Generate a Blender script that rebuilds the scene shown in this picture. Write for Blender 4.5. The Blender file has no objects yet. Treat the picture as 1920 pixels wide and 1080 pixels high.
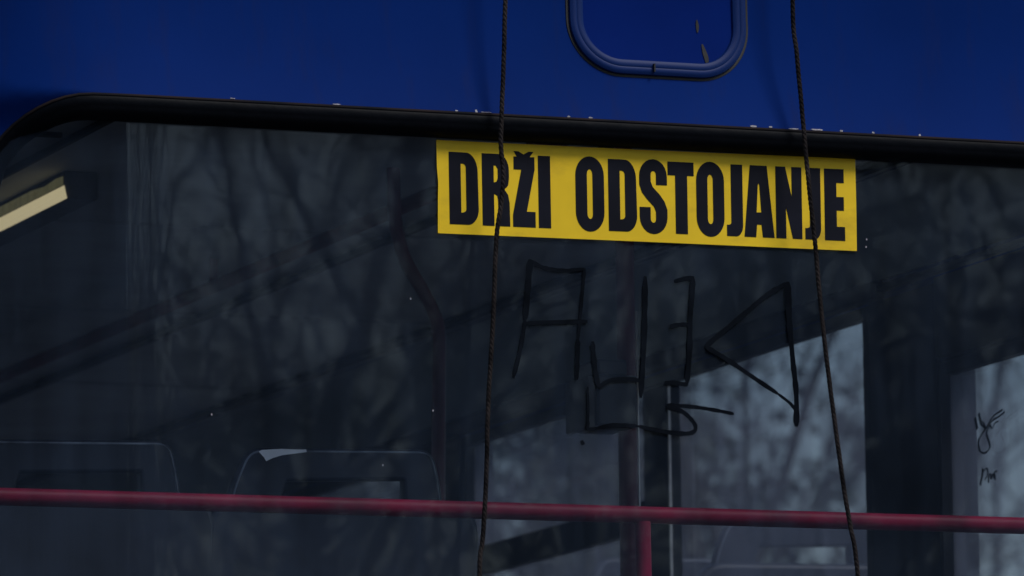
import bpy, bmesh, math, random
from mathutils import Vector, Matrix
R = math.radians
random.seed(11)
scene = bpy.context.scene
C = scene.collection

# ------------------------------------------------------------------ camera
F = 12000.0                                   # focal length in photo pixels (225 mm on a 36 mm sensor)
Yd = Vector((-4760, 1790, F)).normalized()
_a = F*F/(4760-1790*.043)
Xd = Vector((_a, .043*_a, F)).normalized()
Zd = Xd.cross(Yd)
AX = (Xd, Yd, Zd)
def to_world(v): return Vector([a.dot(v) for a in AX])
FW, RT, UP = to_world(Vector((0,0,1))), to_world(Vector((1,0,0))), to_world(Vector((0,-1,0)))
CAM = Vector((-.247, 0, 2.59)) - 10.66*FW
cd = bpy.data.cameras.new('camera'); cam = bpy.data.objects.new('camera', cd); C.objects.link(cam)
cam.matrix_world = Matrix(((RT.x,UP.x,-FW.x,CAM.x),(RT.y,UP.y,-FW.y,CAM.y),(RT.z,UP.z,-FW.z,CAM.z),(0,0,0,1)))
cd.sensor_width = 36; cd.lens = 225; cd.clip_end = 3000; cd.clip_start = .1
cd.dof.use_dof = True; cd.dof.focus_distance = 10.66; cd.dof.aperture_fstop = 9
scene.camera = cam
scene.render.resolution_x = 1024; scene.render.resolution_y = 576

# ------------------------------------------------------------------ sky and sun
SUN_EL, SUN_AZ = R(52), R(-56)                # azimuth: direction to the sun in the xy plane
sdir = Vector((math.cos(SUN_EL)*math.cos(SUN_AZ), math.cos(SUN_EL)*math.sin(SUN_AZ), math.sin(SUN_EL)))
w = bpy.data.worlds.new('World'); scene.world = w; w.use_nodes = True
nt = w.node_tree; bg = nt.nodes['Background']
sk = nt.nodes.new('ShaderNodeTexSky'); sk.sky_type = 'NISHITA'; sk.sun_disc = False
sk.sun_elevation = SUN_EL; sk.sun_rotation = math.atan2(sdir.x, sdir.y); sk.dust_density = 1.5; sk.air_density = 1.3; sk.ozone_density = 2.6
nt.links.new(sk.outputs[0], bg.inputs[0]); bg.inputs[1].default_value = .075
ld = bpy.data.lights.new('sun', 'SUN'); ld.energy = 1.6; ld.angle = R(18); ld.color = (1, .97, .92)
lo = bpy.data.objects.new('sun', ld); C.objects.link(lo)
lo.rotation_euler = sdir.to_track_quat('Z', 'Y').to_euler()
scene.view_settings.view_transform = 'Standard'; scene.view_settings.look = 'None'
scene.view_settings.exposure = .38; scene.view_settings.gamma = 1

# ------------------------------------------------------------------ helpers
def at(px, py, Y=None, X=None, Z=None):
    """point seen at photo pixel (px, py) on a plane of the bus"""
    d = to_world(Vector((px-960, py-540, F)))
    t = (Y-CAM.y)/d.y if Y is not None else ((X-CAM.x)/d.x if X is not None else (Z-CAM.z)/d.z)
    return CAM + t*d

def mat(name, col, rough=.6, metal=0, var=.12, scale=30, bump=0, bscale=80, coat=0, stretch=None, col2=None, spec=.5, emis=None, grime=None, gscale=(1, 1, 1)):
    m = bpy.data.materials.new(name); m.use_nodes = True
    n = m.node_tree.nodes; l = m.node_tree.links; b = n['Principled BSDF']
    tc = n.new('ShaderNodeTexCoord'); mp = n.new('ShaderNodeMapping'); l.new(tc.outputs['Object'], mp.inputs[0])
    if stretch: mp.inputs['Scale'].default_value = stretch
    nz = n.new('ShaderNodeTexNoise'); nz.inputs['Scale'].default_value = scale; nz.inputs['Detail'].default_value = 6
    l.new(mp.outputs[0], nz.inputs[0])
    cr = n.new('ShaderNodeValToRGB'); l.new(nz.outputs[0], cr.inputs[0])
    c2 = col2 if col2 else tuple(c*(1-var*2) for c in col)
    cr.color_ramp.elements[0].position = .32; cr.color_ramp.elements[0].color = (*c2, 1)
    cr.color_ramp.elements[1].position = .68; cr.color_ramp.elements[1].color = (*[min(1, c*(1+var)) for c in col], 1)
    l.new(cr.outputs[0], b.inputs['Base Color'])
    if grime:                                   # dried dirt lying on the surface
        gm = n.new('ShaderNodeMapping'); gm.inputs['Scale'].default_value = gscale; l.new(tc.outputs['Object'], gm.inputs[0])
        gn = n.new('ShaderNodeTexNoise'); gn.inputs['Scale'].default_value = 1; gn.inputs['Detail'].default_value = 9; gn.inputs['Roughness'].default_value = .65; l.new(gm.outputs[0], gn.inputs[0])
        gr = n.new('ShaderNodeMapRange'); gr.inputs[1].default_value = .52; gr.inputs[2].default_value = .8; gr.inputs[4].default_value = grime[3]; l.new(gn.outputs[0], gr.inputs[0])
        mx = n.new('ShaderNodeMix'); mx.data_type = 'RGBA'; mx.inputs[7].default_value = (*grime[:3], 1)
        l.new(gr.outputs[0], mx.inputs[0]); l.new(cr.outputs[0], mx.inputs[6]); l.new(mx.outputs[2], b.inputs['Base Color'])
    b.inputs['Roughness'].default_value = rough; b.inputs['Metallic'].default_value = metal
    b.inputs['Coat Weight'].default_value = coat; b.inputs['Coat Roughness'].default_value = .15
    b.inputs['Specular IOR Level'].default_value = spec
    if bump:
        bn = n.new('ShaderNodeTexNoise'); bn.inputs['Scale'].default_value = bscale; bn.inputs['Detail'].default_value = 5
        l.new(mp.outputs[0], bn.inputs[0])
        bp = n.new('ShaderNodeBump'); bp.inputs['Strength'].default_value = bump; bp.inputs['Distance'].default_value = .01
        l.new(bn.outputs[0], bp.inputs['Height']); l.new(bp.outputs[0], b.inputs['Normal'])
    if emis:
        b.inputs['Emission Color'].default_value = (*emis[:3], 1); b.inputs['Emission Strength'].default_value = emis[3]
    return m

def glass(name, tint, dirt, dirt_col, wav=.0, streak=True, amount=.5, refl=.027, glow=0):
    m = bpy.data.materials.new(name); m.use_nodes = True
    n = m.node_tree.nodes; l = m.node_tree.links; n.clear()
    out = n.new('ShaderNodeOutputMaterial')
    tr = n.new('ShaderNodeBsdfTransparent'); tr.inputs[0].default_value = (*tint, 1)
    gl = n.new('ShaderNodeBsdfGlossy'); gl.inputs['Roughness'].default_value = .0; gl.inputs[0].default_value = (.85, .91, 1, 1)
    lw = n.new('ShaderNodeLayerWeight'); lw.inputs[0].default_value = .5      # Facing = 1-|cos|, the same on both sides of the pane
    pw = n.new('ShaderNodeMath'); pw.operation = 'POWER'; pw.inputs[1].default_value = 5; l.new(lw.outputs['Facing'], pw.inputs[0])
    ml = n.new('ShaderNodeMath'); ml.operation = 'MULTIPLY_ADD'; ml.inputs[1].default_value = .9; ml.inputs[2].default_value = refl
    l.new(pw.outputs[0], ml.inputs[0])
    m1 = n.new('ShaderNodeMixShader'); l.new(ml.outputs[0], m1.inputs[0]); l.new(tr.outputs[0], m1.inputs[1]); l.new(gl.outputs[0], m1.inputs[2])
    df = n.new('ShaderNodeBsdfDiffuse'); df.inputs[0].default_value = (*dirt_col, 1)
    if glow:                                    # dust film that scatters the daylight through the pane
        tl = n.new('ShaderNodeBsdfTranslucent'); tl.inputs[0].default_value = (*dirt_col, 1)
        md = n.new('ShaderNodeMixShader'); md.inputs[0].default_value = glow; l.new(df.outputs[0], md.inputs[1]); l.new(tl.outputs[0], md.inputs[2]); df = md
    tc = n.new('ShaderNodeTexCoord'); mp = n.new('ShaderNodeMapping'); l.new(tc.outputs['Object'], mp.inputs[0])
    mp.inputs['Scale'].default_value = (14, 14, 1.6) if streak else (4, 4, 4)
    nz = n.new('ShaderNodeTexNoise'); nz.inputs['Scale'].default_value = 1.6; nz.inputs['Detail'].default_value = 7; nz.inputs['Roughness'].default_value = .6
    l.new(mp.outputs[0], nz.inputs[0])
    nb = n.new('ShaderNodeTexNoise'); nb.inputs['Scale'].default_value = 3.2; nb.inputs['Detail'].default_value = 4
    l.new(tc.outputs['Object'], nb.inputs[0])
    mu = n.new('ShaderNodeMath'); mu.operation = 'MULTIPLY'; l.new(nz.outputs[0], mu.inputs[0]); l.new(nb.outputs[0], mu.inputs[1])
    mr = n.new('ShaderNodeMapRange'); mr.inputs[1].default_value = .12; mr.inputs[2].default_value = .42
    mr.inputs[3].default_value = dirt*(1-amount); mr.inputs[4].default_value = dirt*(1+amount)
    l.new(mu.outputs[0], mr.inputs[0])
    m2 = n.new('ShaderNodeMixShader'); l.new(mr.outputs[0], m2.inputs[0]); l.new(m1.outputs[0], m2.inputs[1]); l.new(df.outputs[0], m2.inputs[2])
    if wav:
        wn = n.new('ShaderNodeTexNoise'); wn.inputs['Scale'].default_value = 5; wn.inputs['Detail'].default_value = 2
        l.new(tc.outputs['Object'], wn.inputs[0])
        bp = n.new('ShaderNodeBump'); bp.inputs['Strength'].default_value = wav; bp.inputs['Distance'].default_value = .01
        l.new(wn.outputs[0], bp.inputs['Height']); l.new(bp.outputs[0], gl.inputs['Normal'])
    l.new(m2.outputs[0], out.inputs[0])
    return m

def obj(name, me, m=None, parent=None, label=None, smooth=False):
    if isinstance(me, bmesh.types.BMesh):
        bm = me; bmesh.ops.recalc_face_normals(bm, faces=bm.faces[:])
        me = bpy.data.meshes.new(name); bm.to_mesh(me); bm.free()
    o = bpy.data.objects.new(name, me); C.objects.link(o)
    for x in (m if isinstance(m, (list, tuple)) else [m]):
        if x: me.materials.append(x)
    if smooth:
        for p in me.polygons: p.use_smooth = True
        try: me.set_sharp_from_angle(angle=R(40))
        except Exception: pass
    if parent: o.parent = parent
    if label: o['label'] = label
    return o
def tag(o, label=None, cat=None, group=None, kind=None):
    if label: o['label'] = label
    if cat: o['category'] = cat
    if group: o['group'] = group
    if kind: o['kind'] = kind
    return o
def empty(name, loc=(0,0,0)):
    e = bpy.data.objects.new(name, None); C.objects.link(e); e.location = loc; e.empty_display_size = .3; return e
def box(bm, x0, x1, y0, y1, z0, z1, bev=0, mi=0):
    r = bmesh.ops.create_cube(bm, size=1)
    for v in r['verts']:
        v.co = Vector(((x0+x1)/2+v.co.x*(x1-x0), (y0+y1)/2+v.co.y*(y1-y0), (z0+z1)/2+v.co.z*(z1-z0)))
    fs = {f for v in r['verts'] for f in v.link_faces}
    for f in fs: f.material_index = mi
    if bev:
        es = {e for v in r['verts'] for e in v.link_edges}
        bmesh.ops.bevel(bm, geom=list(es), offset=bev, segments=2, affect='EDGES', profile=.6)
def tube(bm, pts, rad, n=10, caps=True):
    pts = [Vector(p) for p in pts]; rs = rad if isinstance(rad, (list, tuple)) else [rad]*len(pts)
    prev = None; ref = None
    for i, p in enumerate(pts):
        t = ((pts[min(i+1, len(pts)-1)]-pts[max(i-1, 0)])).normalized()
        if ref is None:
            ref = t.orthogonal().normalized()
        ref = (ref - t*ref.dot(t)).normalized(); b = t.cross(ref)
        ring = [bm.verts.new(p+rs[i]*(math.cos(2*math.pi*k/n)*ref+math.sin(2*math.pi*k/n)*b)) for k in range(n)]
        if prev:
            for k in range(n): bm.faces.new((prev[k], prev[(k+1) % n], ring[(k+1) % n], ring[k]))
        elif caps: bm.faces.new(ring[::-1])
        prev = ring
    if caps: bm.faces.new(prev)
def smooth_path(ps, n=8):
    """Catmull-Rom through the points"""
    ps = [Vector(p) for p in ps]; q = [ps[0]*2-ps[1]]+ps+[ps[-1]*2-ps[-2]]; out = []
    for i in range(1, len(q)-2):
        a, b, c, d = q[i-1:i+3]
        for k in range(n):
            t = k/n; out.append(.5*((2*b)+(c-a)*t+(2*a-5*b+4*c-d)*t*t+(3*b-a-3*c+d)*t**3))
    out.append(ps[-1]); return out
def rrect(x0, x1, z0, z1, r, n=10):
    """closed rounded rectangle in (x, z), with straight sides subdivided"""
    o = []
    cs = [((x1-r, z0+r), -90), ((x1-r, z1-r), 0), ((x0+r, z1-r), 90), ((x0+r, z0+r), 180)]
    for (cx, cz), a0 in cs:
        for k in range(n+1):
            a = R(a0+90*k/n); o.append((cx+r*math.cos(a), cz+r*math.sin(a)))
    return o
def resample(loop, step):
    o = []; L = len(loop)
    for i in range(L):
        a, b = Vector(loop[i]), Vector(loop[(i+1) % L]); m = max(1, int((b-a).length/step))
        for k in range(m): o.append(a+(b-a)*k/m)
    return o
def poly2d(loops, extrude, bevel=0):
    """filled planar shape with holes, lying in x/z, thickness along y"""
    cu = bpy.data.curves.new('shape', 'CURVE'); cu.dimensions = '2D'; cu.fill_mode = 'BOTH'; cu.extrude = extrude; cu.bevel_depth = bevel; cu.bevel_resolution = 2
    for lp in loops:
        s = cu.splines.new('POLY'); s.points.add(len(lp)-1); s.use_cyclic_u = True
        for p, q in zip(s.points, lp): p.co = (q[0], q[1], 0, 1)
    o = bpy.data.objects.new('shape', cu); C.objects.link(o)
    dg = bpy.context.evaluated_depsgraph_get(); me = bpy.data.meshes.new_from_object(o.evaluated_get(dg))
    bpy.data.objects.remove(o); bpy.data.curves.remove(cu)
    me.materials.clear()
    me.transform(Matrix.Rotation(R(90), 4, 'X'))       # (x, y) -> (x, z)
    return me

# ------------------------------------------------------------------ materials
M_blue = mat('blue_paint', grime=(.012, .02, .09, .6), gscale=(22, 22, 2.2), col=(.0028, .0215, .148), rough=.5, var=.06, scale=3, bump=.012, bscale=16, coat=0, spec=.015)
M_bluehatch = mat('blue_paint_hatch', (.0024, .0165, .145), rough=.5, var=.06, scale=5, coat=0, spec=.015)
M_bluerim = mat('blue_painted_rim', (.0026, .019, .11), rough=.5, var=.05, scale=6, coat=0, spec=.15)
M_chip = mat('bare_chipped_edge', (.34, .32, .36), rough=.7, var=.3, scale=200)
M_rust = mat('rust_stain', (.02, .02, .02), rough=.8, var=.3, scale=100)
M_rubber = mat('black_rubber', (.0025, .0032, .0055), rough=.5, var=.2, scale=20, bump=.1, bscale=60, col2=(.002, .003, .005), spec=.05)
M_rubberedge = mat('worn_rubber_edge', (.016, .010, .009), rough=.8, var=.5, scale=9, col2=(.004, .005, .008), spec=.1)
M_hatchseal = mat('hatch_seal', (.006, .006, .008), rough=.6)
M_glass = glass('rear_glass', (.86, .9, .96), .037, (.24, .36, .6), wav=.02)
M_sideglass = glass('side_glass', (.74, .755, .80), .2, (.37, .395, .49), amount=.6, glow=.6)
M_yellow = mat('yellow_vinyl', (.9, .6, .012), rough=.5, var=.05, scale=9, grime=(.26, .15, .02, .6), gscale=(5, 5, 11), bump=.02, bscale=25, spec=.3)
M_letter = mat('black_print', (.008, .009, .017), rough=.5, var=.2, scale=12, spec=.1)
M_ink = mat('marker_ink', (.006, .008, .012), rough=.85, var=.4, scale=18, spec=.0, col2=(.0035, .0045, .0065))
M_ropemat = mat('dirty_rope', (.026, .021, .021), rough=.9, var=.45, scale=25, spec=.1, col2=(.005, .0045, .0055), bump=.3, bscale=400)
M_red = mat('red_painted_tube', (.15, .004, .022), rough=.5, var=.3, scale=9, coat=0, spec=.1)
M_maroon = mat('dark_maroon_tube', (.14, .009, .032), rough=.45, var=.1)
M_ceil = mat('grey_ceiling', (.32, .34, .35), rough=.7, var=.1, scale=4)
M_trim = mat('dark_trim', (.014, .017, .022), spec=.15, rough=.7, var=.15, scale=8)
M_trim2 = mat('brown_trim', (.035, .032, .026), rough=.7, var=.15, scale=6)
M_floor = mat('grey_floor', (.08, .08, .08), rough=.8)
M_seat = mat('navy_seat_shell', (.011, .016, .028), spec=.3, rough=.45, var=.15, scale=12, bump=.05, bscale=30)
M_edgelight = mat('grey_edge_highlight', (.2, .23, .27), rough=.5, var=.5, scale=14, col2=(.01, .013, .02))  # pale colour stands in for sky reflected along the seat edges
M_cushion = mat('navy_seat_cloth', (.006, .009, .016), rough=.85, var=.25, scale=60)
M_paper = mat('white_torn_paper', (.85, .86, .86), rough=.8, var=.05, scale=40)
M_glint = mat('edge_glint_metal', (.9, .9, .92), rough=.25, metal=.7)  # bright metal standing in for daylight reflected on edges
M_box = mat('navy_plastic', (.007, .013, .024), rough=.4)
M_lampcover = mat('cream_diffuser', (.7, .62, .4), rough=.5, var=.04, scale=12, emis=(.8, .66, .36, .42))
M_lampside = mat('olive_lamp_housing_lit', (.3, .28, .14), rough=.5, var=.3, scale=30, emis=(.5, .45, .2, .08))  # faint emission puts lamp light into the housing colour
M_roof = mat('blue_roof', (.02, .05, .2), rough=.5)
M_tyre = mat('tyre_rubber', (.02, .02, .02), rough=.9)
M_rim = mat('grey_wheel', (.25, .25, .25), rough=.5)
M_bark = mat('grey_bark', (.05, .045, .04), rough=.95, var=.3, scale=12, bump=.5, bscale=20)
M_twig = mat('dark_twigs', (.04, .033, .03), rough=.95, var=.3, scale=3)
M_leaf = mat('dull_green_leaves', (.035, .05, .03), rough=.8, var=.5, scale=2)
M_asphalt = mat('asphalt', (.055, .055, .057), rough=.9, var=.15, scale=20, bump=.3, bscale=120)
M_grass = mat('winter_grass_ground', (.06, .07, .035), rough=1, var=.3, scale=.6)
M_pave = mat('pavement', (.22, .22, .21), rough=.9, var=.15, scale=5)
M_kerb = mat('kerb_stone', (.3, .3, .29), rough=.9)
M_hill = mat('wooded_hill', (.045, .05, .05), rough=1, var=.3, scale=.05)

# ------------------------------------------------------------------ trolleybus
bus = tag(empty('trolleybus', (0, 0, 0)), 'back of a blue trolleybus with dusty rear window and a round-cornered hatch above', 'trolleybus')
def yc(x):                                     # plan curve of the tail: corners swept forward
    t = max(0, abs(x)-.86)/.39
    return .15*t**3
def yb(x, z):
    y = yc(x)
    s = (z-2.878)/.22
    if 0 <= s < 1: y -= .028*(1-s)**2  # flare tilts upward, shaped to brighten the panel towards the window
    elif s < 0: y -= .028*max(0, 1+s*4)
    if z > 3.22: y += .14*((z-3.22)/.2)**2
    return y
OPEN = resample(rrect(-1.155, 1.155, 1.72, 2.8785, .17, 12), .03)
N = len(OPEN)
outer = []
oc = resample(rrect(-1.25, 1.25, .35, 3.42, .12, 12), .02)
def nearest_dir(p):                            # matching outer point by angle from a stretched centre
    cx, cz = 0, 2.3
    best = None
    a = math.atan2((p[1]-cz)/1.3, (p[0]-cx)/1.2)
    return min(oc, key=lambda q: abs(math.atan2(math.sin(math.atan2((q[1]-cz)/1.3, q[0]/1.2)-a), math.cos(math.atan2((q[1]-cz)/1.3, q[0]/1.2)-a))))
bm = bmesh.new(); rings = []
K = 40
for k in range(K+1):
    t = (k/K)**1.3; ring = []
    for p in OPEN:
        if k == 0 or True:
            q = nearest_dir(p) if not hasattr(p, '_q') else p._q
        x = p[0]+(q[0]-p[0])*t; z = p[1]+(q[1]-p[1])*t
        ring.append(bm.verts.new((x, yb(x, z), z)))
    rings.append(ring)
for k in range(K):
    for i in range(N):
        f = bm.faces.new((rings[k][i], rings[k][(i+1) % N], rings[k+1][(i+1) % N], rings[k+1][i]))
# inward lip round the opening
lip = [bm.verts.new((v.co.x, v.co.y+.03, v.co.z)) for v in rings[0]]
for i in range(N): bm.faces.new((rings[0][i], lip[i], lip[(i+1) % N], rings[0][(i+1) % N]))
# chipped paint flakes along the lower edge of the panel
rng = random.Random(5)
chips = [(433,.4,10),(628,.4,16),(853,.7,6),(890,1.3,5),(908,.35,22),(1063,.8,6),(1104,.7,8),(1409,.8,14),(1441,.6,8),(1484,.6,22),(1528,.6,26),
         (1573,.9,7),(1633,.8,6),(1720,.9,5)]
for px, h, wpx in chips:
    base = at(px, 215, Y=-.02); z0 = 2.8785+rng.random()*.001
    n = max(5, int(wpx/3)); pts = []
    wd = wpx/1125/2
    for i in range(n*2):
        a = math.pi*2*i/(n*2)
        x = base.x+wd*math.cos(a)*(1+.3*(rng.random()-.5)); z = z0+.0022*h*math.sin(a)*(.4+rng.random())+.001
        pts.append(bm.verts.new((x, yb(x, z)-.0008, z)))
    f = bm.faces.new(pts); f.material_index = 1
panel = obj('rear_body_panel', bm, [M_blue, M_chip], bus, smooth=True)
panel['label'] = 'blue painted rear panel with chipped paint along its lower edge'

def sweep(bm, loop, profile, base=yb, ms=None):
    """profile = (outward offset, height towards the viewer) list swept round a closed loop"""
    L = len(loop); rs = []
    for i, p in enumerate(loop):
        p = Vector(p); t = (Vector(loop[(i+1) % L])-Vector(loop[i-1])).normalized(); nrm = Vector((t.y, -t.x))
        r_ = []
        for o_, h in profile:
            q = p+nrm*o_
            r_.append(bm.verts.new((q.x, base(p.x, p.y)-h, q.y)))
        rs.append(r_)
    for i in range(L):
        for j in range(len(profile)-1):
            f = bm.faces.new((rs[i][j], rs[(i+1) % L][j], rs[(i+1) % L][j+1], rs[i][j+1]))
            if ms: f.material_index = ms[j]
# window seal
bm = bmesh.new()
prof = [(.0005, -.004), (-.0002, .0025), (-.002, .0045), (-.004, .0048), (-.006, .0040), (-.008, .0050), (-.014, .0058), (-.020, .0050), (-.023, .0034), (-.026, .0036), (-.034, -.002), (-.040, -.010), (-.0415, -.028)]
sweep(bm, OPEN, prof, ms=[1, 1, 1, 0, 0, 0, 0, 0, 0, 0, 0, 0])
obj('window_seal', bm, [M_rubber, M_rubberedge], bus, label='black rubber seal with a worn brown outer edge', smooth=True)

# rear glass
bm = bmesh.new(); NX = 60; gz0, gz1 = 1.74, 2.868
g = [[bm.verts.new((x, yc(x)*1.0+.001, z)) for z in (gz0, gz1)] for x in [-1.14+2.28*i/NX for i in range(NX+1)]]
for i in range(NX): bm.faces.new((g[i][0], g[i+1][0], g[i+1][1], g[i][1]))
rear_window = obj('rear_window', bm, M_glass, bus, label='wide dusty rear window with marker graffiti', smooth=True)

# graffiti on the glass
def stroke(bm, pts, w=9, Y=-.0012, r0=None):
    ps = smooth_path([at(px, py, Y=Y) for px, py in pts], 6)
    L = []; n = len(ps)
    for i, p in enumerate(ps):
        t = (ps[min(i+1, n-1)]-ps[max(i-1, 0)]).normalized(); nr = Vector((t.z, 0, -t.x))
        ww = w/1125/2*1.05*(1+.35*(rng.random()-.5))*(.55 if i in (0, n-1) else 1)
        L.append((bm.verts.new(p+nr*ww), bm.verts.new(p-nr*ww)))
    for i in range(n-1): bm.faces.new((L[i][0], L[i+1][0], L[i+1][1], L[i][1]))
G = [([(994,486),(990,540),(985,600)],11),([(985,600),(977,650),(963,708)],7),([(993,488),(1018,501),(1055,507),(1096,504)],7),([(1096,504),(1091,560),(1084,640)],6),([(1084,636),(1083,680),(1081,712)],8),
     ([(986,606),(1040,604),(1102,603)],8),([(1111,640),(1116,690),(1122,726)],9),([(1122,726),(1145,713),(1175,711),(1203,714)],8),([(1210,518),(1209,600),(1206,680),(1201,746)],10),
     ([(1264,528),(1282,523),(1302,521)],8),([(1300,521),(1295,590),(1293,660),(1288,720)],10),([(1255,613),(1272,609),(1294,608)],8),([(1246,718),(1268,718),(1290,722)],9),
     ([(1477,530),(1440,552),(1400,585),(1360,618),(1323,650)],9),([(1323,650),(1360,672),(1410,706),(1458,738)],9),([(1458,738),(1480,755),(1491,768)],6),([(1477,528),(1480,600),(1487,680),(1493,740),(1493,800)],11),
     ([(1376,776),(1340,769),(1300,763),(1250,759)],7),([(1250,764),(1278,771),(1299,790),(1304,805),(1290,813),(1250,810),(1196,799)],8),([(1196,799),(1150,797),(1106,805),(1103,790)],7),([(1103,800),(1103,760),(1102,725)],4),([(1090,826),(1094,834)],8)]
bm = bmesh.new()
for j, (p, ww) in enumerate(G): stroke(bm, p, ww, Y=-.0012-.00006*j)
obj('graffiti', bm, M_ink, rear_window, label='black marker scrawl of angular letters on the glass')
# tiny paint spots on the glass
for px, py in ((1625,449),(1624,463),(718,872),(812,770),(397,777),(770,560)):
    bm = bmesh.new(); p = at(px, py, Y=-.0015); vs = [bm.verts.new((p.x+.0014*math.cos(a), p.y, p.z+.002*math.sin(a))) for a in [k*math.pi/3 for k in range(6)]]; bm.faces.new(vs)
    obj('paint_spot', bm, M_chip, rear_window)

# hatch in the panel
hx0, hx1, hz0, hz1 = -.137, .183, 2.962, 3.215
HL = resample(rrect(hx0, hx1, hz0, hz1, .09, 14), .012)
bm = bmesh.new(); sweep(bm, HL, [(.0075, -.001), (.0065, .0015), (.003, .002), (.001, .001)], ms=[0]*3)
hatch = obj('hatch', poly2d([HL], .002), M_bluehatch, bus, label='round-cornered hatch cover with a raised rim')
for v in hatch.data.vertices: v.co.y += yb(v.co.x, v.co.z)+.0005
obj('hatch_seal', bm, M_hatchseal, hatch, smooth=True)
bm = bmesh.new(); sweep(bm, HL, [(.002, .001), (.001, .006), (-.003, .008), (-.009, .0085), (-.0105, .0075), (-.012, .0082), (-.018, .008), (-.0225, .0055), (-.024, .0005)])
obj('hatch_rim', bm, M_bluerim, hatch, smooth=True)
bm = bmesh.new(); p = at(1223, 130, Y=-.012); box(bm, p.x-.0012, p.x+.0012, yb(0, p.z)-.0145, yb(0, p.z), p.z-.006, p.z+.008)
obj('rim_joint', bm, M_hatchseal, hatch)
for pts, wpx in (([(1305,38),(1306,50),(1306,62)],5),([(1314,84),(1318,100),(1321,112),(1322,126)],8)):
    bm = bmesh.new(); ps = smooth_path([at(px, py, Y=0) for px, py in pts], 5); L = []
    for i, p in enumerate(ps):
        ww = wpx/1125/2*(.3+.9*math.sin(math.pi*(i+.6)/(len(ps)+.2)))
        y = yb(p.x, p.z)-.0028
        L.append((bm.verts.new((p.x+ww, y, p.z)), bm.verts.new((p.x-ww, y, p.z))))
    for i in range(len(L)-1): bm.faces.new((L[i][0], L[i+1][0], L[i+1][1], L[i][1]))
    obj('scratch', bm, M_rust, hatch)

# side walls with window openings, right and left
PANES = [(.28, 1.345, 2.688), (1.66, 3.93, 2.846), (4.30, 6.50, 2.846), (6.90, 9.10, 2.846), (9.4, 10.7, 2.846)]
for s in (1, -1):
    xi, xo = 1.18*s, 1.25*s
    a, b = min(xi, xo), max(xi, xo)
    bm = bmesh.new()
    box(bm, a, b, .16, 11, .35, 1.75)
    box(bm, a, b, .16, 11, 2.846, 3.30)
    ys = [.16]+[v for p in PANES for v in p[:2]]+[11]
    obj('side_wall', bm, M_blue, bus)
    for i in range(0, len(ys), 2):
        bm = bmesh.new(); box(bm, a, b, ys[i], ys[i+1], 1.751, 2.845); obj('window_pillar', bm, M_trim, bus)
    bm = bmesh.new(); box(bm, a, b, .281, 1.344, 2.688, 2.8445); obj('upper_pane_board', bm, M_trim, bus)
    # inner lining
    bm = bmesh.new(); l0, l1 = (xi-.012*s, xi-.001*s); l0, l1 = min(l0, l1), max(l0, l1)
    for i in range(0, len(ys), 2): box(bm, l0, l1, ys[i]+(.002 if i else 0), ys[i+1]-.002, 1.752, 2.8445, mi=0)
    box(bm, l0, l1, .17, 11, 1.2, 1.745); 
    obj('inner_lining', bm, M_trim, bus)
    bm = bmesh.new(); box(bm, min(xi-.02*s, xi-.001*s), max(xi-.02*s, xi-.001*s), .19, 1.335, 2.694, 2.852); box(bm, min(xi-.045*s, xi-.021*s), max(xi-.045*s, xi-.021*s), .17, 1.55, 2.855, 2.866, .003)
    obj('brown_panel', bm, M_trim2, bus)
    bm = bmesh.new(); box(bm, min(xi-.03*s, xi), max(xi-.03*s, xi), 1.6, 11, 2.8475, 2.884, .004)
    obj('window_rail', bm, M_trim, bus)
    # cove between wall and ceiling
    bm = bmesh.new(); prev = None
    for k in range(7):
        t = k/6*math.pi/2
        p = ((1.172-.14*(1-math.cos(t)))*s, 2.886+.157*math.sin(t))
        r_ = [bm.verts.new((p[0], .1, p[1])), bm.verts.new((p[0], 11, p[1]))]
        if prev: bm.faces.new((prev[0], prev[1], r_[1], r_[0]))
        prev = r_
    obj('ceiling_cove', bm, M_ceil, bus, smooth=True)
    for i, (y0, y1, zt) in enumerate(PANES):
        bm = bmesh.new(); X = 1.197*s
        box(bm, X-.003, X+.003, y0+.001, y1-.001, 1.752, zt-.002)
        gl = obj('side_window', bm, M_sideglass, bus)
        bm = bmesh.new()                        # frame
        fr = [(y0+.001, y0+.03, 1.753, zt-.003), (y1-(.03 if i else .007), y1-.001, 1.753, zt-.003), (y0+.031, y1-.031, zt-.028, zt-.0035), (y0+.031, y1-.031, 1.7535, 1.785)]
        if i in (1, 2, 3): fr += [(y0+1.02, y0+1.17, 1.79, zt-.03)]
        if i in (1, 2): fr += [(y0+1.172, y1-.032, 2.512, 2.578)]
        for q in fr: box(bm, min(X-.028*s, X-.004*s), max(X-.028*s, X-.004*s), *q, .002)
        obj('window_frame', bm, M_trim, gl)
        if i == 1 and s == 1:
            bm = bmesh.new(); tube(bm, [(X-.031, y0+1.019, 1.8), (X-.031, y0+1.019, zt-.04)], .0028, 10)
            obj('edge_glint_strip', bm, M_glint, gl)  # added line for the bright reflection on the mullion edge
            sw = gl
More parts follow.
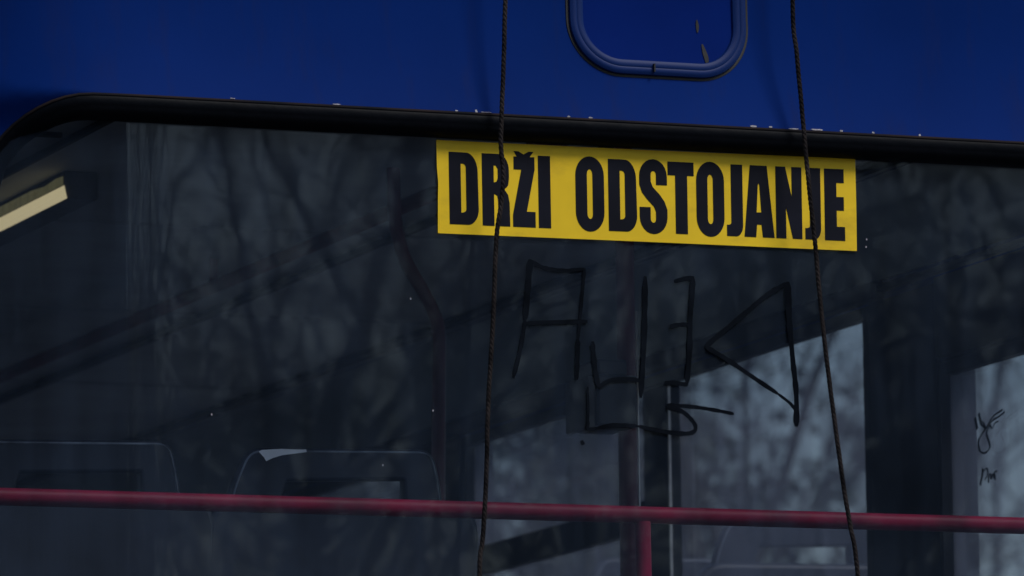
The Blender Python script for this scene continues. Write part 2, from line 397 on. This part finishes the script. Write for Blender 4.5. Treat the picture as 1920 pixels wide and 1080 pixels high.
# scribble on the near right side pane
bm = bmesh.new()
def sstroke(pts, w=4):
    ps = smooth_path([at(px, py, X=1.1785) for px, py in pts], 6); n = len(ps); L = []
    for i, p in enumerate(ps):
        t = (ps[min(i+1, n-1)]-ps[max(i-1, 0)]).normalized(); nr = Vector((0, t.z, -t.y))
        ww = w/1000/2*(1 if abs(t.z) < .7 else 2)
        L.append((bm.verts.new(p+nr*ww), bm.verts.new(p-nr*ww)))
    for i in range(n-1): bm.faces.new((L[i][0], L[i+1][0], L[i+1][1], L[i][1]))
for p, ww in (([(1828,783),(1830,795),(1832,805)],5),([(1835,775),(1840,795),(1848,803)],5),([(1842,790),(1850,802),(1856,790),(1862,782),(1868,776),(1880,768)],4),([(1850,800),(1862,788),(1874,780),(1884,772)],4),
              ([(1856,795),(1860,803),(1866,793),(1872,790)],3),([(1852,800),(1840,815),(1834,830),(1838,846),(1848,849),(1856,838),(1853,824),(1850,812),(1856,798)],4),
              ([(1843,878),(1841,895),(1838,910)],4),([(1841,888),(1850,878),(1852,890),(1846,900)],3),([(1853,905),(1854,893),(1857,888),(1858,898),(1862,888),(1864,897)],3),([(1866,900),(1865,885),(1870,884)],3)):
    sstroke(p, ww)
near_pane = [o for o in bus.children if o.name.startswith('side_window')][0]
obj('pen_scribble', bm, M_ink, near_pane)

# roof, ceiling, floor, front
bm = bmesh.new(); prev = None
for k in range(25):
    a = math.pi*k/24; x = -1.25*math.cos(a); z = 3.30+.12*abs(math.sin(a))**.5
    r_ = [bm.verts.new((x, .14+yc(x)*.5*0, z)), bm.verts.new((x, 11, z))]
    if prev: bm.faces.new((prev[0], prev[1], r_[1], r_[0]))
    prev = r_
obj('roof', bm, M_roof, bus, smooth=True)
bm = bmesh.new(); box(bm, -1.03, 1.03, .05, 11, 3.045, 3.07)
for y in (1.1, 2.3, 3.5, 4.7, 5.9, 7.1): box(bm, -1.03, 1.03, y, y+.03, 3.041, 3.0455)
obj('ceiling', bm, M_ceil, bus)
bm = bmesh.new(); box(bm, -1.17, 1.17, .17, 11, .9, .95); obj('floor', bm, M_floor, bus)
bm = bmesh.new(); box(bm, -1.17, 1.17, .17, .8, .951, 1.5, .01); obj('rear_bench_base', bm, M_trim, bus)
bm = bmesh.new()
for q in ((-1.25, 1.25, .35, 1.5), (-1.25, 1.25, 2.9, 3.3), (-1.25, -1.1, 1.501, 2.899), (1.1, 1.25, 1.501, 2.899)): box(bm, q[0], q[1], 11.002, 11.06, q[2], q[3])
obj('front_panel', bm, M_blue, bus)
bm = bmesh.new(); box(bm, -1.1, 1.1, 11.02, 11.03, 1.5, 2.9); obj('windscreen', bm, M_sideglass, bus)
# driver cab partition
bm = bmesh.new(); box(bm, -1.1, -.15, 9.2, 9.24, .95, 3.04); box(bm, .35, 1.165, 9.2, 9.24, .95, 3.04); obj('cab_partition', bm, M_trim, bus)
# wheels
for x in (-1.12, 1.12):
    for y in (2.7, 9.0):
        bm = bmesh.new(); s = 1 if x > 0 else -1
        pr = [(.26, -.13), (.44, -.14), (.48, -.11), (.48, .11), (.44, .14), (.26, .13)]; prev = None; rr = []
        for k in range(32):
            a = 2*math.pi*k/32; rr.append([bm.verts.new((x+h, y+r_*math.cos(a), .48+r_*math.sin(a))) for r_, h in pr])
        for k in range(32):
            for j in range(6): bm.faces.new((rr[k][j], rr[(k+1) % 32][j], rr[(k+1) % 32][(j+1) % 6], rr[k][(j+1) % 6]))
        wh = obj('wheel', bm, M_tyre, bus, smooth=True)
        bm = bmesh.new(); tube(bm, [(x-.1, y, .48), (x+.1*1, y, .48)], .262, 24); tube(bm, [(x+.1*s, y, .48), (x+.15*s, y, .48)], .1, 16)
        obj('rim', bm, M_rim, wh)
# rear bumper, lights, rope catchers (all below the window)
bm = bmesh.new(); box(bm, -1.2, 1.2, -.08, .06, .42, .66, .02); obj('bumper', bm, M_rubber, bus)
M_tail = mat('red_lens', (.3, .01, .01), rough=.2)
for x in (-.98, .98):
    bm = bmesh.new(); box(bm, x-.08, x+.08, -.03, .06, .9, 1.25, .012); obj('tail_light', bm, M_tail, bus)
for x in (-.29, .37):
    bm = bmesh.new(); tube(bm, [(x, -.12, 1.3), (x, 0, 1.3)], .09, 24); obj('rope_catcher', bm, M_trim, bus)
# trolley poles lying along the roof
for x in (-.25, .27):
    bm = bmesh.new(); box(bm, x-.1, x+.1, 4.2, 4.8, 3.421, 3.56, .02); b_ = obj('pole_base', bm, M_trim, bus)
    bm = bmesh.new(); tube(bm, [(x, 4.5, 3.58), (x, 1, 3.72), (x, -.12, 3.78)], [.04, .03, .022], 12)
    obj('trolley_pole', bm, M_trim, bus)

# handrails
def railpart(name, pts, r, m, label=None, n=14):
    bm = bmesh.new(); tube(bm, pts, r, n); return obj(name, bm, m, bus, label, smooth=True)
a, b = at(0, 931, Y=.13), at(1920, 986, Y=.13)
d = (b-a).normalized(); a2 = a+d*((-1.165-a.x)/d.x); b2 = a+d*((1.165-a.x)/d.x)
rr_ = [a2+(b2-a2)*i/20 for i in range(21)]
railpart('handrail', rr_, .0145, M_red, 'red horizontal grab rail across the window')
p = at(1205, 965, Y=.13)
railpart('handrail_post', [(p.x, .13, p.z-.012), (p.x+.004, .13, 1.5)], .0135, M_red)
# vertical stanchions
Yp = 1.0
top, bot = at(1172, 510, Y=Yp), at(1174, 1000, Y=Yp)
railpart('stanchion', [(top.x, Yp, 3.044), (top.x, Yp, .95)], .0175, M_maroon)
st = [o for o in bus.children if o.name.startswith('stanchion')][0]
bm = bmesh.new(); tube(bm, [(top.x+.0195, Yp-.004, 1.5), (top.x+.0195, Yp-.004, 2.71)], .0018, 8); obj('edge_glint_strip', bm, M_glint, st)  # added line for the bright reflection down the pole
# ticket validator on the stanchion
a, b = at(1103, 702, Y=Yp-.05), at(1193, 803, Y=Yp-.05)
bm = bmesh.new(); box(bm, a.x+.012, b.x, Yp-.06, Yp+.06, b.z, a.z, .006)
v_ = obj('ticket_validator', bm, M_box, bus, 'navy ticket punching box fixed to the stanchion')
bm = bmesh.new(); box(bm, a.x-.004, a.x+.011, Yp-.055, Yp+.055, b.z-.002, a.z-.004, .003); obj('side_cheek', bm, M_floor, v_)
bm = bmesh.new(); box(bm, a.x+.018, b.x-.016, Yp-.05, Yp+.05, a.z+.001, a.z+.03, .005); obj('top_slot', bm, M_box, v_)
# curved pole on the left
Yq = 1.5
q = [at(px, py, Y=Yq) for px, py in ((822,1080),(822,900),(823,700),(823,630),(815,590),(790,540),(762,490),(748,450),(740,400),(738,340))]
q = smooth_path(q, 6); q.append(Vector((q[-1].x, Yq, 3.044))); q = [Vector((q[0].x, Yq, .95))]+q
railpart('curved_pole', q, .0135, M_maroon)
# ceiling grab rail and cable channel
railpart('ceiling_grab_rail', [(.16, .25, 2.985), (.13, 10, 2.985)], .0145, M_red)
for y in (.9, 2.7, 4.5, 6.3):
    bm = bmesh.new(); tube(bm, [(.15, y, 3.044), (.15, y, 2.985)], .01, 8); obj('rail_bracket', bm, M_maroon, bus)
bm = bmesh.new(); box(bm, .385, .40, .1, 10.9, 3.028, 3.0445, .003); box(bm, -.60, -.59, .1, 10.9, 3.03, 3.0446, .003); obj('ceiling_channel', bm, M_trim, bus)
bm = bmesh.new(); box(bm, .95, .97, .1, 10.9, 3.026, 3.0447, .003); obj('ceiling_channel', bm, M_trim, bus)
# crosswise ceiling joint seen upper left
bm = bmesh.new(); box(bm, -1.0, -.62, 1.30, 1.312, 3.036, 3.0448); obj('ceiling_joint', bm, M_trim, bus)

# ceiling lamp
lp_ = at(119, 373, Z=2.99); lx, ly, lz = lp_.x, lp_.y, 2.99
bm = bmesh.new(); box(bm, lx+.001, lx+.07, ly, ly+1.25, lz+.002, 3.044, .003)
lamp = obj('ceiling_lamp', bm, M_floor, bus, 'long ceiling lamp with a cream side strip')
bm = bmesh.new(); prof2 = [(lx+.006, lz+.001), (lx-.002, lz), (lx-.006, lz+.008), (lx-.003, lz+.02), (lx+.0005, lz+.026)]
r0 = [bm.verts.new((x, ly-.004, z)) for x, z in prof2]; r1 = [bm.verts.new((x, ly+1.254, z)) for x, z in prof2]
for i in range(4): bm.faces.new((r0[i], r0[i+1], r1[i+1], r1[i]))
bm.faces.new(r0); bm.faces.new(r1)
obj('lamp_diffuser', bm, M_lampcover, lamp)
bm = bmesh.new(); vs = [bm.verts.new((lx-.0005, y, z)) for y, z in ((ly, lz+.027), (ly, lz+.044), (ly+.05, lz+.046), (ly+.12, lz+.042), (ly+.2, lz+.047), (ly+.5, lz+.047), (ly+1.2, lz+.046), (ly+1.2, lz+.027))]; bm.faces.new(vs)
obj('lamp_housing_side', bm, M_lampside, lamp)

# passenger seats
def pxloop(pts, Y, n=5):
    return [(p.x, p.z) for p in (at(px, py, Y=Y) for px, py in pts)]
def roundpoly(pts, r=.02, n=5):
    o = []; L = len(pts)
    for i in range(L):
        p = Vector(pts[i]); a = Vector(pts[i-1]); b = Vector(pts[(i+1) % L])
        rr = min(r, (a-p).length*.45, (b-p).length*.45)
        s, e = p+(a-p).normalized()*rr, p+(b-p).normalized()*rr
        for k in range(n+1):
            t = k/n; o.append(s*(1-t)**2+p*2*t*(1-t)+e*t*t)
    return o
Ys = .42
def cen(loop): return [(x-SX, z-SZ) for x, z in loop]
c0 = at(640, 847, Y=Ys); SX, SZ = c0.x, c0.z
outer_ = roundpoly(cen(pxloop([(474,844),(812,847),(824,900),(834,975),(836,1010),(430,1010),(432,975),(446,910)], Ys)), .022)
hole_ = roundpoly(cen(pxloop([(538,894),(768,892),(770,956),(520,956)], Ys)), .008)
me_head = poly2d([outer_, hole_], .007, .006)
back_ = roundpoly(cen(pxloop([(384,955),(866,962),(872,1160),(372,1160)], Ys)), .045)
lowz = -0.9
me_back = poly2d([back_], .012, .012)
seatproto = bpy.data.objects.new('passenger_seat', me_back); C.objects.link(seatproto); me_back.materials.append(M_seat); seatproto.parent = bus
seatproto.location = (SX, Ys-.03, SZ)
h_ = bpy.data.objects.new('headrest', me_head); C.objects.link(h_); me_head.materials.append(M_seat); h_.parent = seatproto; h_.location = (0, .055, 0)
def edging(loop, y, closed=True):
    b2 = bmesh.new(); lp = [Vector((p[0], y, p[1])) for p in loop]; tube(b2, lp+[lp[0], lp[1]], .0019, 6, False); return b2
glint_h = obj('edge_highlight', edging(outer_, -.0125), M_edgelight, seatproto, smooth=True); glint_h.location = (0, .055, 0)  # thin tubes draw the highlight round the seat outline
glint_b = obj('edge_highlight', edging(back_, -.022), M_edgelight, seatproto, smooth=True)
bm = bmesh.new(); box(bm, -.22, .22, .02, .46, -.62, -.52, .03); box(bm, -.2, .2, .06, .4, -.8, -.621, .01)
cu_ = obj('seat_cushion', bm, M_cushion, seatproto)
bm = bmesh.new(); box(bm, -.19, .19, .012, .03, -.53, -.25, .008); lb = obj('lower_back', bm, M_seat, seatproto)
for m_ in (me_head, me_back):
    for p in m_.polygons: p.use_smooth = True
    try: m_.set_sharp_from_angle(angle=R(35))
    except Exception: pass
def copyseat(loc):
    s2 = seatproto.copy(); C.objects.link(s2); s2.location = loc
    for ch in (h_, cu_, lb, glint_b, glint_h):
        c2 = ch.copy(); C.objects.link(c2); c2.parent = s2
    return s2
copyseat((SX-.475, Ys-.03, SZ))
p = at(1495, 984, Y=2.75); copyseat((p.x, 2.7, p.z))
p = at(1290, 1050, Y=3.6); copyseat((p.x-.03, 3.6, p.z))
p = at(240, 1010, Y=2.9); copyseat((p.x, 2.9, p.z)); 
# torn sticker on the seat corner
bm = bmesh.new(); vs = []
for px, py in ((478,849),(484,846),(520,844),(545,845),(567,845),(568,850),(545,853),(522,856),(505,861),(492,867),(488,860)):
    q_ = at(px, py, Y=Ys+.0); vs.append(bm.verts.new((q_.x-SX, .0105, q_.z-SZ)))
bm.faces.new(vs)
obj('torn_sticker', bm, M_paper, seatproto, 'scrap of white torn sticker on the corner of the headrest')

# ------------------------------------------------------------------ the yellow sticker
TL, TR_, BR_, BL = [at(*p, Y=-.004) for p in ((818.5,262),(1604,297.5),(1607,470.5),(821.5,437))]
def sg(u, v):
    s, t = u/785, v/173.5
    p = (TL*(1-s)+TR_*s)*(1-t)+(BL*(1-s)+BR_*s)*t
    return (p.x, p.z)
sign = empty('warning_sticker', (BL.x+.38, 0, BL.z))
tag(sign, 'long yellow sticker reading DRŽI ODSTOJANJE along the top of the rear window', 'sticker')
def place(o, y): 
    for v in o.data.vertices: v.co -= sign.location
    o.location = (0, y, 0)
edge = [(0,0),(390,1.2),(785,0),(785.5,100),(785,173.5),(400,173),(0,173.5),(1.2,110),(2.2,80),(.3,50)]
o = obj('yellow_vinyl', poly2d([[sg(*q) for q in edge]], .0005), M_yellow, sign); place(o, -.0025)
def arc(cx, cy, rx, ry, a0, a1, n=10): return [(cx+rx*math.cos(R(a0+(a1-a0)*k/n)), cy+ry*math.sin(R(a0+(a1-a0)*k/n))) for k in range(n+1)]
T0, B0 = 21, 155.5
def sk_(x, v): return x                          # upright letters
def LD(x, x1): 
    o = [(x, T0), (x+24, T0)]+arc(x1-22, T0+36, 22, 36, -80, 0)+arc(x1-19, B0-30, 20, 30, 0, 85)+[(x, B0)]
    h = [(x+21.5, 42)]+arc(x+24.5, 49, 6.5, 7, -80, 0, 4)+arc(x+24.5, 126, 6.5, 7, 0, 80, 4)+[(x+21.5, 133.5)]
    return [o, h]
def LO(x, x1):
    cx = (x+x1)/2; rx = (x1-x)/2
    o = arc(cx, T0+33, rx, 36, 180, 360, 16)+arc(cx, B0-33, rx, 36, 0, 180, 16)
    h = arc(cx, 52, 5.2, 10, 180, 360, 8)+arc(cx, 125, 5.2, 10, 0, 180, 8)
    return [o, h]
def LJ(x, x0, x1): return [[(x0, T0), (x1, T0)]+arc(x1-13, B0-21, 13, 21, 0, 88, 8)+[(x, B0), (x, B0-21), (x0-7, B0-21)]+arc(x0-6, B0-26, 6, 5, 80, 0, 4)]
glyphs = [LD(22, 74.5)]
glyphs.append([[(82.5, T0), (108, T0)]+arc(112, T0+30, 20, 30, -80, 0, 8)+[(132, 66)]+arc(122, 74, 9, 11, 0, 80, 5)+[(124, 88), (130, 97), (132.5, 112), (133, B0), (112, B0), (111.5, 108), (110, 99), (104, 95.5), (104, B0), (82.5, B0)],
               [(104, 42.5), (108, 43), (111.5, 49), (111.5, 66), (109, 73), (104, 74.5)]])
glyphs.append([[(141, 24.5), (147, 24.5), (141.5, 14.5), (150, 14.5), (159.5, 20), (169, 14.5), (178, 14.5), (171, 24.5), (179.5, 24.5), (179.5, 48), (164, 126.5), (180, 126.5), (180, B0), (138.5, B0), (138.5, 133), (155, 48.5), (141, 48.5)]])
glyphs.append([[(186, T0), (208.5, T0), (208.5, B0), (186, B0)]])
glyphs.append(LO(255, 308)); glyphs.append(LD(316, 368))
glyphs.append([arc(400, 50, 26, 32, 180, 360, 12)+[(426, 66), (405.5, 66), (405.5, 50)]+arc(400.5, 47, 5, 7, 0, -180, 6)+[(395.5, 60), (399, 70), (412, 84), (421, 97), (426, 112), (426, 128)]+arc(400, 126, 26, 32, 0, 180, 12)+
               [(374, 108), (394.5, 108), (394.5, 128)]+arc(399.5, 130, 5, 7, 180, 0, 6)+[(404.5, 116), (401, 107), (388, 93), (379, 81), (374, 66)]])
glyphs.append([[(427.5, T0), (476.5, T0), (476.5, 46.5), (464, 46.5), (464, B0), (441.5, B0), (441.5, 46.5), (427.5, 46.5)]])
glyphs.append(LO(481, 533.5)); glyphs.append(LJ(538, 546.5, 568.5))
glyphs.append([[(583, T0), (615, T0), (628, B0), (606, B0), (603.5, 132), (595, 132), (593, B0), (571, B0)], [(594.5, 109), (603.5, 109), (600.5, 58), (599, 54), (597.5, 58)]])
glyphs.append([[(631.5, T0), (650, T0), (662, 78), (662, T0), (681, T0), (681, B0), (663, B0), (650.5, 96), (650.5, B0), (631.5, B0)]])
glyphs.append(LJ(687, 696, 717))
glyphs.append([[(724.5, T0), (762, T0), (762, 47), (747.5, 47), (747.5, 73.5), (761.5, 73.5), (761.5, 99), (747.5, 99), (747.5, 129.5), (763, 129.5), (763, B0), (724.5, B0)]])
for gl_ in glyphs:
    o = obj('letter', poly2d([[sg(*q) for q in lp] for lp in gl_], .0002), M_letter, sign); place(o, -.0034)

# ------------------------------------------------------------------ ropes
def rope(pix, label, xt):
    Yr = lambda z: -.052-.010*max(0, 2.9-z)
    pts = [at(px, py, Y=-.055) for px, py in pix]
    pts = [Vector((xt, -.10, 3.77)), Vector(((xt+pts[0].x)/2, -.07, 3.4))]+pts
    last = pts[-1]; pts += [Vector((last.x+(last.x-pts[-2].x)*1.5, -.06, last.z-.35)), Vector((-.29 if xt < 0 else .37, -.10, 1.40))]
    P = smooth_path(pts, 60)
    # arc-length resample
    L = [0]
    for i in range(1, len(P)): L.append(L[-1]+(P[i]-P[i-1]).length)
    total = L[-1]; step = .0035; n = int(total/step); res = []; j = 0
    for k in range(n+1):
        s = total*k/n
        while j < len(L)-2 and L[j+1] < s: j += 1
        t = (s-L[j])/max(1e-9, L[j+1]-L[j]); res.append(P[j].lerp(P[j+1], t))
    bm = bmesh.new(); rr = random.Random(3)
    for st_ in range(3):
        q = []
        for k, p in enumerate(res):
            a = 2*math.pi*(k*step/.026+st_/3)
            wob = .0006*math.sin(k*.031)+.0005*math.sin(k*.013+2)
            q.append(p+Vector((math.cos(a)*.0017+wob, math.sin(a)*.0017, 0)))
        tube(bm, q, .0026, 7)
    o = obj('rope', bm, M_ropemat, smooth=True); tag(o, label, 'rope', 'ropes hanging down the back of the trolleybus')
    return o
rope([(948,0),(945,100),(941,200),(939,270),(944,330),(940,380),(931,450),(925,600),(915,760),(912,860),(908,950),(903,1020),(898,1085)], 'dark rope crossing the letter R at the left end of the yellow sticker', -.25)
rope([(1487,0),(1494,100),(1503,200),(1511,290),(1519,370),(1528,450),(1538,560),(1551,680),(1566,800),(1582,920),(1594,990),(1608,1085)], 'dark twisted rope crossing the last J near the right end of the yellow sticker', .27)

# ------------------------------------------------------------------ surroundings
def sheet(name, x0, x1, y0, y1, z, m, kind='structure'):
    bm = bmesh.new(); vs = [bm.verts.new(v) for v in ((x0, y0, z), (x1, y0, z), (x1, y1, z), (x0, y1, z))]; bm.faces.new(vs)
    return tag(obj(name, bm, m), kind=kind)
sheet('ground', -900, 900, -900, 900, -.012, M_grass)
sheet('road', -4.5, 4.0, -300, 300, -.004+.004, M_asphalt)
sheet('pavement', 4.2, 8.5, -300, 300, .12, M_pave)
bm = bmesh.new(); box(bm, 4.0, 4.2, -300, 300, -.01, .125, .01); tag(obj('kerb', bm, M_kerb), kind='structure')

def make_tree(name, seed, height, spread, twigs, leafy=False):
    rg = random.Random(seed); bt = bmesh.new(); bc = bmesh.new()
    def branch(p, d, ln, r, lv):
        n = 5 if lv < 2 else 3; pts = [p]; q = p.copy(); dd = d.copy()
        for i in range(n):
            dd = (dd+Vector((rg.uniform(-1, 1), rg.uniform(-1, 1), rg.uniform(-.5, .9)))*.16).normalized(); q = q+dd*ln/n; pts.append(q.copy())
        rs = [max(.006, r*(1-.6*i/n)) for i in range(n+1)]
        tube(bt if lv < 3 else bc, pts, rs, 7 if lv < 2 else 4 if lv < 3 else 3, False)
        if lv >= 5: return
        if lv == 4 and leafy:
            for _ in range(6):
                c = pts[rg.randint(1, n)]+Vector((rg.gauss(0, .25), rg.gauss(0, .25), rg.gauss(0, .2))); s = rg.uniform(.06, .15)
                u = Vector((rg.gauss(0, 1), rg.gauss(0, 1), rg.gauss(0, 1))).normalized(); v = u.orthogonal().normalized()
                f = bc.faces.new([bc.verts.new(c+u*s), bc.verts.new(c+v*s*.7), bc.verts.new(c-u*s), bc.verts.new(c-v*s*.7)]); f.material_index = 1
        k = [4, 4, 3, twigs, 3][lv]
        for _ in range(k):
            i = rg.randint(2 if lv == 0 else 1, n); b = pts[i]
            ax = Vector((rg.uniform(-1, 1), rg.uniform(-1, 1), rg.uniform(-.2, .5))).normalized()
            nd = (dd*.75+ax*spread).normalized()
            branch(b, nd, ln*rg.uniform(.5, .72), rs[i]*rg.uniform(.5, .7), lv+1)
        if lv < 3: branch(pts[-1], (dd+Vector((rg.uniform(-.4, .4), rg.uniform(-.4, .4), .3))).normalized(), ln*.66, rs[-1], lv+1)
    branch(Vector((0, 0, -.1)), Vector((rg.uniform(-.08, .08), rg.uniform(-.08, .08), 1)).normalized(), height*.42, height*.018, 0)
    e = empty(name); obj('trunk', bt, M_bark, e, smooth=True); obj('crown', bc, [M_twig, M_leaf], e)
    return e
def copytree(src, loc, rz, sc):
    c = src.copy(); C.objects.link(c); c.location = loc; c.rotation_euler = (0, 0, rz); c.scale = (sc, sc, sc)
    for ch in src.children:
        d_ = ch.copy(); C.objects.link(d_); d_.parent = c
    return c
protoA = make_tree('bare_tree', 2, 11, .75, 4)
protoB = make_tree('bare_tree', 7, 13, .9, 4)
protoD = make_tree('bare_tree', 21, 12, .8, 6)
protoC = make_tree('leafy_tree', 5, 12, .9, 5, True)
# behind the photographer, mirrored in the rear glass: mirror direction (x+, y-)
refl = [(protoD, 7.2, -23, 0, .95), (protoB, 10.6, -27, 1, 1.0), (protoD, 13.6, -29, 4, 1.05), (protoA, 16.5, -30, 5, 1.1), (protoD, 10.5, -35, 2, 1.15), (protoB, 17, -38, 3, 1.1), (protoD, 21, -40, .5, 1.2), (protoC, 14, -52, 1, 1.0), (protoC, 24, -54, 2, 1.1), (protoC, 31, -60, 3, 1.2), (protoC, 3.0, -28, 4, 1.0), (protoD, 6.3, -29, 2.2, 1.1), (protoB, 9.0, -33, 4.4, 1.15)]
# seen through the side windows
beyond = [(protoA, 12.2, 18, 0, .95), (protoC, 16.5, 50, 0, 1.15), (protoC, 22, 58, 0, 1.25), (protoA, 12.5, 29, 2.5, 1.1), (protoC, 37, 62, 4, 1.2), (protoB, 24, 48, 5, 1.2), (protoC, 26, 66, 2, 1.2)]
desc_r = 'bare street tree behind the photographer, mirrored in the rear glass'
used = set()
for i, (pt, x, y, rz, sc) in enumerate(refl+beyond):
    if pt.name in used: t = copytree(pt, (x, y, 0), rz, sc)
    else:
        t = pt; used.add(pt.name); t.location = (x, y, 0); t.rotation_euler = (0, 0, rz); t.scale = (sc,)*3
    if i < len(refl): tag(t, 'blurred tree mirrored faintly in the rear window' if False else 'tree across the street that shows only as a faint reflection in the rear window', 'tree', 'trees reflected in the rear window')
    elif pt is protoC: tag(t, 'far leafy tree, blurred to mottled patches in the right side windows', 'tree', 'leafy trees seen through the side windows')
    else: tag(t, 'bare tree with blurred branches outside the right side windows', 'tree', 'bare trees seen through the side windows')
# hills
def hill(name, pts, m):
    bm = bmesh.new(); g = []
    for i in range(41):
        row = []
        for j in range(9):
            a = pts[0]+(pts[1]-pts[0])*i/40; d0 = pts[2]; r_ = d0*(1+.08*j)
            h = pts[3]*math.sin(math.pi*j/8*.5)*(1+.18*math.sin(i*.7)+.12*math.sin(i*1.9+1))
            row.append(bm.verts.new((r_*math.sin(R(a)), r_*math.cos(R(a)), -.05+h)))
        g.append(row)
    for i in range(40):
        for j in range(8): bm.faces.new((g[i][j], g[i+1][j], g[i+1][j+1], g[i][j+1]))
    return tag(obj(name, bm, m, smooth=True), kind='structure')
hill('hill', (-5, 70, 120, 8), M_hill)
hill('hill', (24.6, 46, 112, 15.5), M_hill)
hill('hill', (110, 200, 110, 8), M_hill)

# unseen block shaped like flats, added to darken the reflection at the curved glass end
blk = tag(empty('reflection_blocker', (-16, -38, 0)), 'plain brown block shaped like flats, added out of view to darken the reflection in the rear window', 'building')
M_bw = mat('brown_render', (.1, .085, .07), rough=.95, scale=1.5); M_pane = mat('dark_pane', (.02, .025, .03), rough=.1)
bm = bmesh.new(); box(bm, -32, 23.2, -6, 6, 0, 17); obj('wall', bm, M_bw, blk)
bm = bmesh.new(); box(bm, -32.4, 23.6, -6.4, 6.4, 17.001, 17.4); obj('roof', bm, M_trim, blk)
pm = None
for i in range(13):
    for j in range(5):
        if pm is None:
            bm = bmesh.new(); box(bm, -.7, .7, 0, .06, 0, 1.6); f_ = obj('window', bm, M_pane, blk)
            bm = bmesh.new()
            for q in ((-.8, -.7, 0, 1.6), (.7, .8, 0, 1.6), (-.8, .8, -.12, -.001), (-.8, .8, 1.601, 1.7)): box(bm, q[0], q[1], -.02, .1, q[2], q[3])
            obj('frame', bm, M_kerb, f_); pm = f_
        else:
            f_ = pm.copy(); C.objects.link(f_); c2 = pm.children[0].copy(); C.objects.link(c2); c2.parent = f_
        f_.location = (-30+i*3.9, 6.001, 1.3+j*3.1)
